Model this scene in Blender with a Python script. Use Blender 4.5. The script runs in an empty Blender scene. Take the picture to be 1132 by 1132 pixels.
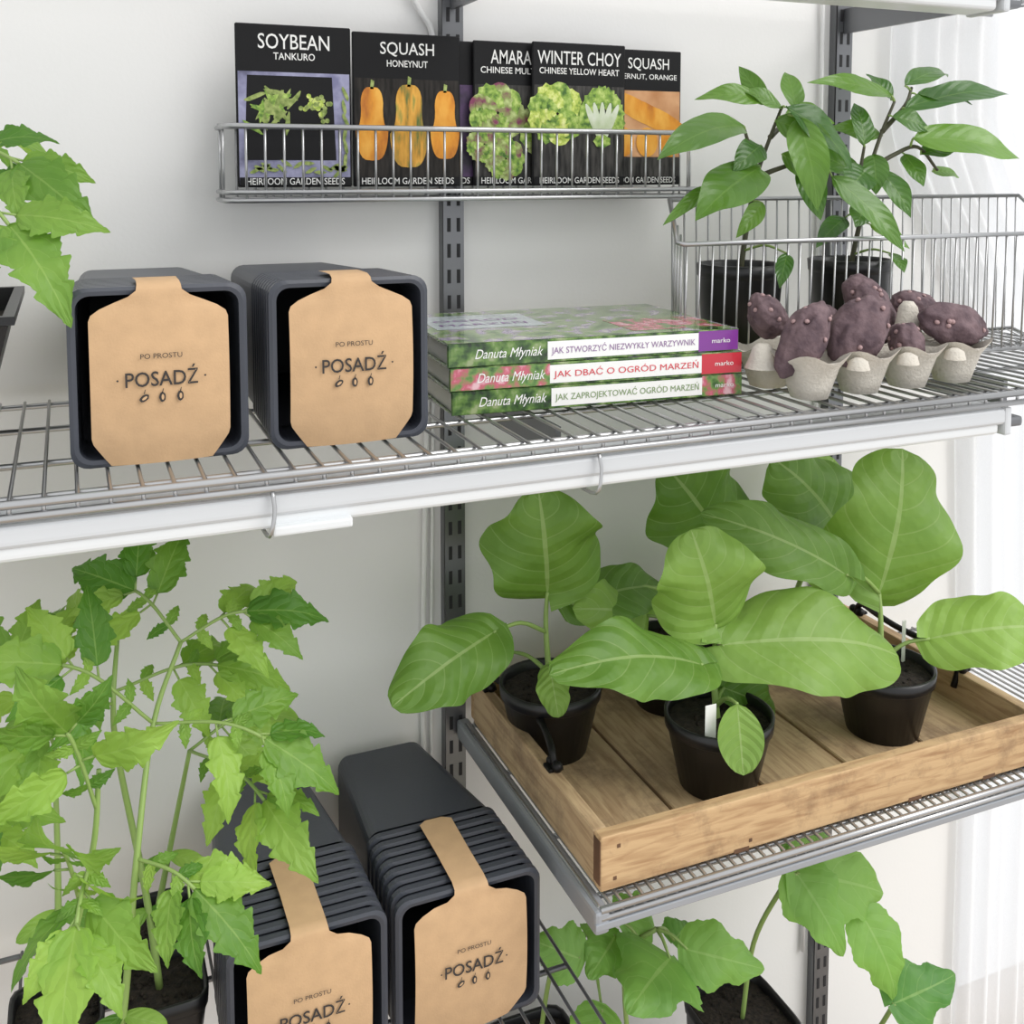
import bpy, bmesh, math, random
from mathutils import Vector, Matrix, Euler, noise
random.seed(7)
scene=bpy.context.scene
try:
    scene.view_settings.view_transform='Standard'
    scene.view_settings.look='None'
except Exception: pass

# ------------------------------------------------------------------ materials
def mat(name,col,rough=.5,metal=0.,var=0.,vscale=8.,bump=0.,bscale=60.,col2=None,emit=0.,spec=.5,stretch=None,coat=0.,ramp=None):
    m=bpy.data.materials.new(name);m.use_nodes=True
    nt=m.node_tree;N=nt.nodes;b=N['Principled BSDF']
    b.inputs['Roughness'].default_value=rough;b.inputs['Metallic'].default_value=metal
    b.inputs['Specular IOR Level'].default_value=spec
    b.inputs['Coat Weight'].default_value=coat
    c=(*col,1)
    b.inputs['Base Color'].default_value=c
    tc=N.new('ShaderNodeTexCoord');mp=N.new('ShaderNodeMapping')
    nt.links.new(tc.outputs['Object'],mp.inputs['Vector'])
    if stretch: mp.inputs['Scale'].default_value=stretch
    if var>0 or col2 or ramp:
        n=N.new('ShaderNodeTexNoise');n.inputs['Scale'].default_value=vscale;n.inputs['Detail'].default_value=6
        nt.links.new(mp.outputs[0],n.inputs['Vector'])
        r=N.new('ShaderNodeValToRGB');r.color_ramp.elements[0].position=.33;r.color_ramp.elements[1].position=.67
        a=col2 if col2 else tuple(x*(1-var) for x in col)
        e=col if col2 else tuple(min(1,x*(1+var)) for x in col)
        r.color_ramp.elements[0].color=(*a,1);r.color_ramp.elements[1].color=(*e,1)
        if ramp:
            r.color_ramp.elements[0].color=(*ramp[0],1);r.color_ramp.elements[1].color=(*ramp[-1],1)
            for k,cc in enumerate(ramp[1:-1]):
                el=r.color_ramp.elements.new(.33+.34*(k+1)/(len(ramp)-1));el.color=(*cc,1)
        nt.links.new(n.outputs['Fac'],r.inputs['Fac']);nt.links.new(r.outputs['Color'],b.inputs['Base Color'])
    if bump>0:
        n2=N.new('ShaderNodeTexNoise');n2.inputs['Scale'].default_value=bscale;n2.inputs['Detail'].default_value=5
        nt.links.new(mp.outputs[0],n2.inputs['Vector'])
        bp=N.new('ShaderNodeBump');bp.inputs['Strength'].default_value=bump;bp.inputs['Distance'].default_value=.003
        nt.links.new(n2.outputs['Fac'],bp.inputs['Height']);nt.links.new(bp.outputs[0],b.inputs['Normal'])
    if emit>0:
        b.inputs['Emission Color'].default_value=c;b.inputs['Emission Strength'].default_value=emit
    return m

def woodmat(name,base,dark,stain,stretch):
    m=bpy.data.materials.new(name);m.use_nodes=True
    nt=m.node_tree;N=nt.nodes;L=nt.links;b=N['Principled BSDF'];b.inputs['Roughness'].default_value=.75
    tc=N.new('ShaderNodeTexCoord');mp=N.new('ShaderNodeMapping');mp.inputs['Scale'].default_value=stretch
    L.new(tc.outputs['Object'],mp.inputs[0])
    g=N.new('ShaderNodeTexNoise');g.inputs['Scale'].default_value=16;g.inputs['Detail'].default_value=10;g.inputs['Distortion'].default_value=.6
    L.new(mp.outputs[0],g.inputs['Vector'])
    r=N.new('ShaderNodeValToRGB');r.color_ramp.elements[0].position=.30;r.color_ramp.elements[1].position=.56
    r.color_ramp.elements[0].color=(*dark,1);r.color_ramp.elements[1].color=(*base,1);L.new(g.outputs['Fac'],r.inputs[0])
    s=N.new('ShaderNodeTexNoise');s.inputs['Scale'].default_value=10;s.inputs['Detail'].default_value=9;s.inputs['Roughness'].default_value=.72
    L.new(tc.outputs['Object'],s.inputs['Vector'])
    r2=N.new('ShaderNodeValToRGB');r2.color_ramp.elements[0].position=.50;r2.color_ramp.elements[0].color=(0,0,0,1);r2.color_ramp.elements[1].position=.70;r2.color_ramp.elements[1].color=(.9,.9,.9,1)
    L.new(s.outputs['Fac'],r2.inputs[0])
    mx=N.new('ShaderNodeMixRGB');mx.inputs[2].default_value=(*stain,1);L.new(r2.outputs[0],mx.inputs[0]);L.new(r.outputs[0],mx.inputs[1]);L.new(mx.outputs[0],b.inputs['Base Color'])
    bp=N.new('ShaderNodeBump');bp.inputs['Strength'].default_value=.4;bp.inputs['Distance'].default_value=.002
    L.new(g.outputs['Fac'],bp.inputs['Height']);L.new(bp.outputs[0],b.inputs['Normal'])
    return m

def leafmat(name,dark,light,vein,trans=.3,rough=.42,nv=7.,veinw=.05,veins=.4,spec=.5,crink=.4,soften=.35,vor=110):
    m=bpy.data.materials.new(name);m.use_nodes=True
    nt=m.node_tree;N=nt.nodes;L=nt.links;b=N['Principled BSDF'];out=N['Material Output']
    b.inputs['Roughness'].default_value=rough;b.inputs['Specular IOR Level'].default_value=spec
    uv=N.new('ShaderNodeUVMap');uv.uv_map='UVMap';sx=N.new('ShaderNodeSeparateXYZ');L.new(uv.outputs[0],sx.inputs[0])
    def M(op,a,bv=None):
        n=N.new('ShaderNodeMath');n.operation=op
        for i,x in enumerate((a,bv)):
            if x is None: continue
            if isinstance(x,(int,float)): n.inputs[i].default_value=x
            else: L.new(x,n.inputs[i])
        return n.outputs[0]
    av=M('ABSOLUTE',M('SUBTRACT',M('MULTIPLY',sx.outputs[1],2.),1.))
    mid=M('LESS_THAN',av,.04)
    ph=M('FRACT',M('SUBTRACT',M('MULTIPLY',sx.outputs[0],nv),M('ADD',M('MULTIPLY',av,.9),M('MULTIPLY',M('MULTIPLY',av,av),.9))))
    d=M('ABSOLUTE',M('SUBTRACT',ph,.5))
    lat=M('LESS_THAN',d,veinw*.6)
    v=M('MAXIMUM',mid,M('MULTIPLY',lat,.5))
    soft=M('MULTIPLY',d,2.0)
    tc=N.new('ShaderNodeTexCoord');no=N.new('ShaderNodeTexNoise');no.inputs['Scale'].default_value=22;no.inputs['Detail'].default_value=4
    L.new(tc.outputs['Object'],no.inputs['Vector'])
    at=N.new('ShaderNodeAttribute');at.attribute_name='rnd'
    r=N.new('ShaderNodeValToRGB');r.color_ramp.elements[0].position=.22;r.color_ramp.elements[1].position=.78
    r.color_ramp.elements[0].color=(*dark,1);r.color_ramp.elements[1].color=(*light,1)
    f=M('ADD',M('MULTIPLY',no.outputs['Fac'],.4),M('MULTIPLY',at.outputs['Fac'],.6))
    L.new(f,r.inputs['Fac'])
    mx=N.new('ShaderNodeMixRGB');mx.inputs[2].default_value=(*vein,1)
    L.new(M('MULTIPLY',v,veins),mx.inputs[0]);L.new(r.outputs[0],mx.inputs[1]);L.new(mx.outputs[0],b.inputs['Base Color'])
    bp=N.new('ShaderNodeBump');bp.inputs['Strength'].default_value=.5;bp.inputs['Distance'].default_value=.0025
    n3=N.new('ShaderNodeTexVoronoi');n3.feature='SMOOTH_F1';n3.inputs['Scale'].default_value=vor;L.new(tc.outputs['Object'],n3.inputs['Vector'])
    L.new(M('SUBTRACT',M('SUBTRACT',M('MULTIPLY',soft,soften),M('MULTIPLY',v,.5)),M('MULTIPLY',n3.outputs['Distance'],crink)),bp.inputs['Height']);L.new(bp.outputs[0],b.inputs['Normal'])
    t=N.new('ShaderNodeBsdfTranslucent');hs=N.new('ShaderNodeHueSaturation');hs.inputs['Value'].default_value=1.6;hs.inputs['Saturation'].default_value=1.1
    L.new(mx.outputs[0],hs.inputs['Color']);L.new(hs.outputs[0],t.inputs['Color'])
    ms=N.new('ShaderNodeMixShader');ms.inputs[0].default_value=trans
    L.new(b.outputs[0],ms.inputs[1]);L.new(t.outputs[0],ms.inputs[2]);L.new(ms.outputs[0],out.inputs['Surface'])
    return m

M_WALL=mat('wall_paint',(.83,.825,.81),.9,var=.015,vscale=2,bump=.05,bscale=200)
M_FLOOR=mat('floor_oak',(.45,.36,.27),.5,var=.15,vscale=4,stretch=(1,8,1))
M_STEEL=mat('shelf_steel',(.46,.465,.47),.30,.85,var=.04)
M_STEELD=mat('standard_steel',(.19,.195,.205),.36,.75)
M_SLOT=mat('slot_dark',(.02,.02,.022),.8)
M_BAR=mat('shelf_bar_grey',(.34,.36,.39),.4,.3)
M_LAMP=mat('lamp_housing',(.58,.60,.62),.35)
M_TUBE=mat('lamp_diffuser',(.68,.70,.71),.3,emit=.03)
M_CABLE=mat('cable_white',(.8,.8,.79),.5)
M_PLANT=mat('planter_plastic',(.045,.050,.064),.40,var=.08,vscale=10,bump=.04,bscale=300)
M_PLANTIN=mat('planter_inner',(.028,.030,.037),.6)
M_KRAFT=mat('kraft_paper',(.53,.345,.19),.8,var=.05,vscale=60,bump=.1,bscale=500)
M_INK=mat('ink',(.035,.03,.028),.8)
M_POT=mat('pot_black',(.007,.007,.008),.36,bump=.05,bscale=100)
M_SOIL=mat('soil',(.032,.023,.016),1.,col2=(.007,.005,.004),vscale=180,bump=1.,bscale=220)
M_WOOD=woodmat('tray_wood',(.55,.37,.195),(.36,.21,.10),(.17,.095,.05),(1.0,9,9))
M_WOODY=woodmat('tray_wood_boards',(.50,.355,.205),(.32,.205,.11),(.16,.105,.065),(9,1.0,9))
M_WOODD=mat('tray_wood_burnt',(.12,.06,.03),.7,var=.3,vscale=30)
M_IRON=mat('iron_black',(.012,.011,.011),.45,.6)
M_WHITE=mat('label_white',(.84,.84,.82),.6)
M_CARTON=mat('egg_carton_pulp',(.60,.56,.49),.95,var=.06,vscale=60,bump=.5,bscale=300)
M_POTATO=mat('potato_skin',(.175,.115,.125),.8,col2=(.070,.042,.052),vscale=60,bump=.7,bscale=150)
M_SPROUT=mat('potato_sprout',(.38,.25,.25),.7)
M_STEMG=mat('stem_green',(.25,.37,.10),.5)
M_STEMD=mat('stem_dark',(.06,.06,.028),.5)
M_EGG=leafmat('eggplant_leaf',(.105,.225,.028),(.255,.425,.075),(.42,.55,.22),.27,.50,6,crink=.7,soften=.75,veins=.45)
M_PEP=leafmat('pepper_leaf',(.045,.135,.018),(.150,.30,.042),(.25,.40,.10),.22,.28,7,crink=.25,soften=.3,veins=.3)
M_TOM=leafmat('tomato_leaf',(.085,.225,.024),(.32,.51,.085),(.40,.57,.16),.35,.5,5,veins=.3,crink=.4,soften=.5,vor=150)
M_CUC=leafmat('cucumber_leaf',(.085,.24,.045),(.23,.44,.085),(.36,.55,.18),.32,.5,5,crink=.6,soften=.4)

# ------------------------------------------------------------------ mesh builder
class MB:
    def __init__(s): s.v=[];s.f=[];s.m=[];s.s=[];s.uv=[];s.r=[]
    def add(s,V,F,m=0,smooth=False,uv=None,r=.5):
        o=len(s.v)
        s.v+= [tuple(p) for p in V]
        s.uv+= uv if uv else [(0,0)]*len(V)
        s.r+=[r]*len(V)
        for f in F:
            s.f.append([i+o for i in f]);s.m.append(m);s.s.append(smooth)
    def build(s,name,mats,parent=None,loc=(0,0,0),rot=(0,0,0)):
        me=bpy.data.meshes.new(name);me.from_pydata(s.v,[],s.f)
        for x in mats: me.materials.append(x)
        me.polygons.foreach_set('material_index',s.m);me.polygons.foreach_set('use_smooth',s.s)
        ul=me.uv_layers.new(name='UVMap')
        for l in me.loops: ul.data[l.index].uv=s.uv[l.vertex_index]
        at=me.attributes.new('rnd','FLOAT','POINT');at.data.foreach_set('value',s.r)
        me.update()
        ob=bpy.data.objects.new(name,me);scene.collection.objects.link(ob)
        ob.location=loc;ob.rotation_euler=rot
        if parent: ob.parent=parent
        return ob
    def bm(s,bm,m=0,smooth=False,M=None):
        bm.verts.ensure_lookup_table()
        for i,v in enumerate(bm.verts): v.index=i
        V=[(M@v.co if M else v.co.copy()) for v in bm.verts]
        s.add(V,[[v.index for v in f.verts] for f in bm.faces],m,smooth);bm.free()
    def box(s,x0,x1,y0,y1,z0,z1,m=0,bev=0.,M=None,seg=2):
        bm=bmesh.new();bmesh.ops.create_cube(bm,size=1)
        for v in bm.verts:
            v.co=Vector(((x0+x1)/2+v.co.x*(x1-x0),(y0+y1)/2+v.co.y*(y1-y0),(z0+z1)/2+v.co.z*(z1-z0)))
        if bev>0: bmesh.ops.bevel(bm,geom=bm.edges[:],offset=bev,segments=seg,affect='EDGES',profile=.6)
        s.bm(bm,m,False,M)
    def tube(s,pts,r,m=0,n=8,cap=True,closed=False):
        P=[Vector(p) for p in pts];k=len(P)
        R=r if isinstance(r,(list,tuple)) else [r]*k
        V=[];F=[];up=None
        for i in range(k):
            if closed: t=(P[(i+1)%k]-P[i-1])
            else: t=P[min(i+1,k-1)]-P[max(i-1,0)]
            t.normalize()
            if up is None:
                a=Vector((0,0,1)) if abs(t.z)<.9 else Vector((1,0,0))
                up=(a-t*a.dot(t)).normalized()
            else:
                up=(up-t*up.dot(t))
                up=up.normalized() if up.length>1e-6 else t.orthogonal().normalized()
            w=t.cross(up)
            for j in range(n):
                an=2*math.pi*j/n;V.append(P[i]+(up*math.cos(an)+w*math.sin(an))*R[i])
        for i in range(k if closed else k-1):
            for j in range(n):
                a=i*n+j;b=i*n+(j+1)%n;c=((i+1)%k)*n+(j+1)%n;d=((i+1)%k)*n+j
                F.append([a,b,c,d])
        if cap and not closed: F.append(list(range(n))[::-1]);F.append([(k-1)*n+j for j in range(n)])
        s.add(V,F,m,True)
    def loft(s,secs,m=0,cap0=False,cap1=False,smooth=False):
        n=len(secs[0]);V=[p for q in secs for p in q];F=[]
        for i in range(len(secs)-1):
            for j in range(n): F.append([i*n+j,i*n+(j+1)%n,(i+1)*n+(j+1)%n,(i+1)*n+j])
        if cap0:F.append(list(range(n))[::-1])
        if cap1:F.append([(len(secs)-1)*n+j for j in range(n)])
        s.add(V,F,m,smooth)
    def lathe(s,prof,c,m=0,n=32,cap=False,sq=0):
        secs=[]
        for r,z in prof:
            q=[]
            for j in range(n):
                a=2*math.pi*j/n;k=1.
                if sq: k=(abs(math.cos(a))**sq+abs(math.sin(a))**sq)**(-1./sq)
                q.append((c[0]+r*k*math.cos(a),c[1]+r*k*math.sin(a),c[2]+z))
            secs.append(q)
        s.loft(secs,m,False,cap,True)
    def poly(s,pts,m=0): s.add(pts,[list(range(len(pts)))],m)
    def text(s,txt,cx,cz,w,h,y,m,M=None,off=0.0,flat='xz',shear=0.):
        cu=bpy.data.curves.new('t','FONT');cu.body=txt;cu.size=1;cu.offset=off;cu.resolution_u=3;cu.shear=shear
        ob=bpy.data.objects.new('t',cu);scene.collection.objects.link(ob)
        dg=bpy.context.evaluated_depsgraph_get();dg.update()
        me=bpy.data.meshes.new_from_object(ob.evaluated_get(dg))
        if len(me.vertices):
            xs=[v.co.x for v in me.vertices];ys=[v.co.y for v in me.vertices]
            x0,x1,y0,y1=min(xs),max(xs),min(ys),max(ys)
            V=[]
            for v in me.vertices:
                a=cx+((v.co.x-x0)/(x1-x0)-.5)*w;b=cz+((v.co.y-y0)/(y1-y0)-.5)*h
                p=Vector((a,y,b)) if flat=='xz' else Vector((a,b,y))
                V.append(M@p if M else p)
            s.add(V,[list(p.vertices) for p in me.polygons],m)
        bpy.data.objects.remove(ob);bpy.data.curves.remove(cu);bpy.data.meshes.remove(me)

def curve(pts,n=6):
    P=[Vector(p) for p in pts];P=[P[0]*2-P[1]]+P+[P[-1]*2-P[-2]];o=[]
    for i in range(1,len(P)-2):
        for k in range(n):
            t=k/n;a,b,c,d=P[i-1:i+3]
            o.append(.5*((2*b)+(c-a)*t+(2*a-5*b+4*c-d)*t*t+(3*b-a-3*c+d)*t**3))
    o.append(P[-2]);return o

# ------------------------------------------------------------------ leaves
def prof(kind,u,ph=0):
    if kind=='egg':  # broad ovate, sinuate
        return max(0,math.sin(math.pi*min(1,u**.86)))**.47*(1-.10*u)*(1+.075*math.sin(u*12+ph)+.025*math.sin(u*25+ph*2))
    if kind=='pep':
        return max(0,math.sin(math.pi*min(1,u**.74)))**.9
    if kind=='tom':
        s=(u*4.2+.1)%1.
        s2=(u*12.6)%1.
        return max(0,math.sin(math.pi*min(1,u**.58)))**.85*(1.06-.34*s-.08*s2)
    if kind=='cuc':
        w=(min(1,(u/.16))**.5)*max(0,1-max(0,(u-.18)/.82))**.72
        return w*(1+.13*math.cos(u*2*math.pi*3.0))*(1-.05*((u*14)%1.))
    return max(0,math.sin(math.pi*u))**.55
def leaf(mb,base,tip,w,kind,m,N=(-.25,-.72,.62),bow=None,fold=.12,jit=.25):
    A=Vector(base);B=Vector(tip);d=B-A;L=d.length;d.normalize()
    N=Vector(N)+Vector([random.uniform(-jit,jit) for _ in range(3)])
    N=(N-d*N.dot(d)).normalized();S=d.cross(N)
    nu,nv=(40,14) if kind=='egg' else (20,8) if kind=='cot' else (20,6) if kind=='pep' else (38,6)
    if bow is None: bow=random.uniform(.06,.16)
    ph=random.uniform(0,6);V=[];UV=[]
    rib={'egg':.034,'pep':.014,'tom':.016,'cuc':.03}.get(kind,0)
    wav={'egg':.115,'pep':.06,'tom':.05,'cuc':.06,'cot':.02}[kind]
    curl={'egg':.12,'pep':.06,'tom':.14,'cuc':.10,'cot':.0}[kind]
    for i in range(nu+1):
        u=i/nu
        for j in range(nv+1):
            v=j/nv*2-1
            hw=prof(kind,u,ph*(1 if v>0 else -1))*w*.5
            x=L*u
            if kind in('egg','cuc'): x=L*(u-.12*v*v*(1-u)*max(0,1-u*2.2))   # cordate base
            if kind=='tom': x=L*(u+.05*abs(v)*(1-u)*min(1,u*5))
            z=L*bow*4*u*(1-u)*.6+fold*abs(v)*hw-curl*L*max(0,u-.45)**2*2.2
            if kind in('egg','cuc'): z-=.24*hw*abs(v)**3
            z+=rib*L*.22*math.cos(2*math.pi*(6*u-.9*abs(v)-.9*v*v))*abs(v)*(1-abs(v)*.4)*min(1,4*(1-u))
            z+=wav*w*math.sin(ph+u*9+(2 if v>0 else 0))*v*v*min(1,6*(1-u))
            V.append(A+d*x+S*(v*hw)+N*z);UV.append((u,(v+1)/2))
    F=[];q=nv+1
    for i in range(nu):
        for j in range(nv): F.append([i*q+j,i*q+j+1,(i+1)*q+j+1,(i+1)*q+j])
    mb.add(V,F,m,True,UV,random.random())
def mm(s): return [[float(x)/1000 for x in l.split(',')] for l in s.split(';')]
def petiole(mb,a,b,m,r=.0022,sag=.0):
    a=Vector(a);b=Vector(b);c=(a+b)/2+Vector((0,0,sag if sag else (b-a).length*.12))
    mb.tube(curve([a,c,b],5),[r*1.15]*4+[r]*4+[r*.8]*3,m,7)
def compound(mb,a,b,ls,m,ms,kind='tom'):
    a=Vector(a);b=Vector(b);d=b-a;L=d.length
    mid=a+d*.5+Vector((0,0,L*.13));c=curve([a,mid,b],8);n=len(c)
    mb.tube(c[:int(n*.72)],.0017,ms,6)
    D=d.normalized();N=Vector((-.25,-.6,.75));N=(N-D*N.dot(D)).normalized();S=D.cross(N)
    i0=int(n*.66)
    leaf(mb,c[i0],Vector(c[i0])+(b-c[i0]).normalized()*ls*1.25+Vector((0,0,-.008)),ls*.74,kind,m,N=N,jit=.25)
    for f,k,an in ((.60,.85,.75),(.36,.98,1.0)):
        p=Vector(c[int(n*f)])
        for sg in (-1,1):
            q=p+D*(random.uniform(-.006,.006))
            dr=(D*math.cos(an)+S*sg*math.sin(an)+Vector((0,-.12,-random.uniform(.15,.6)))).normalized()
            pe=q+dr*ls*.18;mb.tube([q,pe],.0011,ms,5)
            l=ls*k*random.uniform(.85,1.15);leaf(mb,pe,pe+dr*l,l*random.uniform(.52,.64),kind,m,N=N,jit=.45)
    for f in (.50,.22):
        p=Vector(c[int(n*f)])
        for sg in (-1,1):
            dr=(D*.5+S*sg+Vector((0,0,-.3))).normalized();leaf(mb,p,p+dr*ls*.34,ls*.2,kind,m,N=N,jit=.4)

# ------------------------------------------------------------------ room
b=MB();b.box(-2.2,1.34,0,.12,0,2.5);b.build('wall_back',[M_WALL])
b=MB();b.box(-2.2,2.6,-2.8,.12,-.05,0);b.build('floor',[M_FLOOR])

# sheer curtain
cm=bpy.data.materials.new('sheer_fabric');cm.use_nodes=True
nt=cm.node_tree;N_=nt.nodes;pb=N_['Principled BSDF'];pb.inputs['Base Color'].default_value=(.95,.96,.97,1);pb.inputs['Roughness'].default_value=.9
tr=N_.new('ShaderNodeBsdfTranslucent');tr.inputs['Color'].default_value=(.97,.98,1,1)
tp=N_.new('ShaderNodeBsdfTransparent');m1=N_.new('ShaderNodeMixShader');m1.inputs[0].default_value=.5
m2=N_.new('ShaderNodeMixShader')
wv=N_.new('ShaderNodeTexNoise');wv.inputs['Scale'].default_value=500
mr=N_.new('ShaderNodeMapRange');mr.inputs[3].default_value=.05;mr.inputs[4].default_value=.30
nt.links.new(wv.outputs['Fac'],mr.inputs[0]);nt.links.new(mr.outputs[0],m2.inputs[0])
nt.links.new(pb.outputs[0],m1.inputs[1]);nt.links.new(tr.outputs[0],m1.inputs[2])
nt.links.new(m1.outputs[0],m2.inputs[1]);nt.links.new(tp.outputs[0],m2.inputs[2]);nt.links.new(m2.outputs[0],N_['Material Output'].inputs['Surface'])
b=MB();V=[];F=[];nx,nz=300,40
for k in range(nz+1):
    z=.02+2.4*k/nz
    t=min(1,max(0,(z-1.25)/.35));t=t*t*(3-2*t)
    xl=1.315-.04*min(1,max(0,(z-.5)/.7))-t*.15
    for i in range(nx+1):
        u=i/nx;x=xl+(2.4-xl)*u
        ph=u*190+.8*math.sin(z*2+u*9)
        V.append((x,-.018+.008*math.sin(ph)+.004*math.sin(ph*.37+1),z))
for k in range(nz):
    for i in range(nx): a=k*(nx+1)+i;F.append([a,a+1,a+nx+2,a+nx+1])
b.add(V,F,0,True);b.build('sheer_curtain',[cm])

# shelf standards
for X in (.4425,1.04):
    b=MB();b.box(X-.0135,X+.0135,-.003,0,.05,2.3,0)
    b.box(X-.0135,X-.0105,-.016,-.003,.05,2.3,0);b.box(X+.0105,X+.0135,-.016,-.003,.05,2.3,0)
    b.box(X-.0135,X+.0135,-.017,-.014,.05,2.3,0)
    z=.08
    while z<2.25:
        for dx in (-.0062,.0062): b.box(X+dx-.0022,X+dx+.0022,-.0176,-.0165,z,z+.017,1)
        z+=.032
    b.build('shelf_standard',[M_STEELD,M_SLOT])
b=MB()
b.tube(curve([(.409,-.006,.40),(.402,-.006,.8),(.410,-.006,1.22)]),.0035,0)
b.tube(curve([(.416,-.006,.40),(.413,-.006,.8),(.418,-.006,1.22)]),.0025,0)
b.tube(curve([(.36,-.006,1.78),(.40,-.006,1.70),(.421,-.006,1.66),(.423,-.006,1.56)]),.004,0)
b.build('power_cable',[M_CABLE])
b=MB();b.tube(curve([(1.012,-.006,.3),(1.016,-.006,.8),(1.01,-.006,1.5),(1.008,-.006,1.8)]),.003,0);b.build('power_cable',[M_CABLE])

# wire shelves
def shelf(name,x0,x1,z,yf=-.403,yb=-.036,pitch=.0235,arms=(),bar=None,r=.0018,steel=None,lh=.013):
    b=MB();n=int((x1-x0)/pitch)
    for i in range(n+1):
        x=x0+i*pitch
        b.tube([(x,yb,z-r),(x,yf+.004,z-r),(x,yf,z-.004),(x,yf,z-lh)],r,0,6)
    for y in (yb,-.15,-.28): b.tube([(x0,y,z-.0065),(x1,y,z-.0065)],.003,0,8)
    b.tube([(x0,yf-.001,z-.003),(x1,yf-.001,z-.003)],.0036,0,10)
    b.tube([(x0,yf-.001,z-lh),(x1,yf-.001,z-lh)],.0034,0,10)
    b.tube([(x0,yf+.022,z-.006),(x1,yf+.022,z-.006)],.003,0,8)
    for X in arms:
        b.box(X-.003,X+.003,-.32,-.018,z-.045,z-.010,1);
    if bar is not None:
        b.box(bar-.008,bar+.008,yf-.004,-.02,z-.026,z-.002,2,.004)
        b.box(bar-.008,x1,yf-.005,yf+.0,z-lh-.010,z-lh-.003,2,.001)
    b.build(name,[steel or M_STEEL,M_STEELD,M_BAR])
shelf('wire_shelf',-.75,1.30,1.257,arms=(.4425,1.04))
shelf('wire_shelf',.449,1.30,.80,arms=(1.04,),bar=.450,pitch=.012,lh=.011)
shelf('wire_shelf',-.75,.475,.650,arms=(),pitch=.0235,steel=M_STEELD)
shelf('wire_shelf',-.75,1.30,.085,arms=(.4425,1.04))
shelf('wire_shelf',-.75,1.30,1.74,arms=(.4425,1.04))
# lamps
def lamp(x0,x1,z,clips=()):
    b=MB()
    b.box(x0,x1,-.402,-.352,z+.008,z+.027,0,.006,seg=4)
    b.box(x0+.01,x1-.01,-.399,-.355,z-.003,z+.012,1,.006,seg=4)
    b.box(x0-.004,x0+.006,-.403,-.350,z-.004,z+.028,0,.003);b.box(x1-.006,x1+.004,-.403,-.350,z-.004,z+.028,0,.003)
    b.box(x1+.004,x1+.03,-.395,-.360,z+.002,z+.014,3,.004)
    for X,w_ in clips:
        b.tube(curve([(X,-.406,z+.030),(X+.001,-.409,z+.014),(X-.003,-.406,z-.006),(X-.004,-.36,z-.008)],4),.0018,2,6)
        if w_:
            b.box(X,X+w_,-.4065,-.352,z-.007,z+.001,1,.002);b.box(X-.085,X+.002,-.36,-.352,z-.008,z-.004,2,.001)
    b.build('grow_light',[M_LAMP,M_TUBE,M_STEEL,M_STEELD])
lamp(-.6,.955,1.211,((.147,.066),(.443,0)))
lamp(-.6,.93,1.672)

# ------------------------------------------------------------------ wire baskets
b=MB();x0,x1,z0,z1,yf=.160,.752,1.470,1.547,-.092
for z in (z1,): b.tube([(x0,-.022,z),(x0,yf+.008,z),(x0+.008,yf,z),(x1-.008,yf,z),(x1,yf+.008,z),(x1,-.022,z)],.0032,0,8);b.tube([(x0,-.022,z+.002),(x1,-.022,z+.002)],.003,0,8)
for z in (z0+.006,z0-.003): b.tube([(x0,-.022,z),(x0,yf+.008,z),(x0+.008,yf,z),(x1-.008,yf,z),(x1,yf+.008,z),(x1,-.022,z)],.0028,0,8)
b.tube([(x0,-.022,z0-.003),(x1,-.022,z0-.003)],.0028,0,8)
n=29
for i in range(1,n):
    x=x0+(x1-x0)*i/n
    b.tube([(x,yf,z1),(x,yf,z0-.003),(x,-.022,z0-.003),(x,-.022,z1)],.0015,0,6)
for y in (-.065,-.04): 
    for x in (x0,x1): b.tube([(x,y,z1),(x,y,z0-.003)],.0015,0,6)
b.build('wire_basket',[M_STEEL])
b=MB();zb=1.262;XB=1.325;XF=1.235
b.tube([(.716,-.075,1.462),(XB,-.075,1.462),(XF,-.222,1.416),(.646,-.222,1.416),(.640,-.218,1.418),(.716,-.075,1.462)],.0030,0,8)
b.tube([(.72,-.08,zb),(.65,-.218,zb),(XF-.01,-.218,zb),(XB-.01,-.08,zb),(.72,-.08,zb)],.003,0,8)
for i in range(34):
    t=i/33;xf=.65+t*(XF-.655);xb=.72+t*(XB-.725)
    b.tube([(xf,-.222,1.416),(xf,-.219,zb),(xb,-.08,zb),(xb,-.075,1.462)],.0013,0,6)
for t in (.2,.4,.6,.8):
    b.tube([(.716+(.646-.716)*t,-.075-.147*t,1.462-.046*t),(.72-.07*t,-.08-.138*t,zb)],.0013,0,6)
b.build('wire_basket',[M_STEEL])

# ------------------------------------------------------------------ seed packets
M_BLK=mat('packet_black',(.007,.007,.008),.5,spec=.25)
M_LAV=mat('photo_slate_lavender',(.34,.34,.50),.5,vscale=30,ramp=[(.12,.12,.20),(.26,.26,.40),(.36,.36,.52),(.20,.20,.34)])
M_DKW=mat('photo_dark_wood',(.035,.03,.026),.5,col2=(.008,.007,.006),vscale=40,stretch=(6,1,1),spec=.25)
M_GRW=mat('photo_grey_wood',(.085,.08,.075),.5,col2=(.012,.012,.012),vscale=30,stretch=(6,1,1),spec=.25)
M_BEAN=mat('photo_beans',(.42,.50,.16),.5,col2=(.13,.20,.03),vscale=160)
M_ORG=mat('photo_squash_orange',(.80,.36,.03),.5,ramp=[(.45,.13,.01),(.75,.30,.02),(.88,.46,.07)],vscale=28,stretch=(1.6,1,.7))
M_ORG2=mat('photo_squash_green_orange',(.80,.34,.04),.5,ramp=[(.10,.16,.03),(.60,.30,.03),(.80,.42,.06),(.22,.28,.05)],vscale=38,stretch=(2.4,1,.5))
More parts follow.
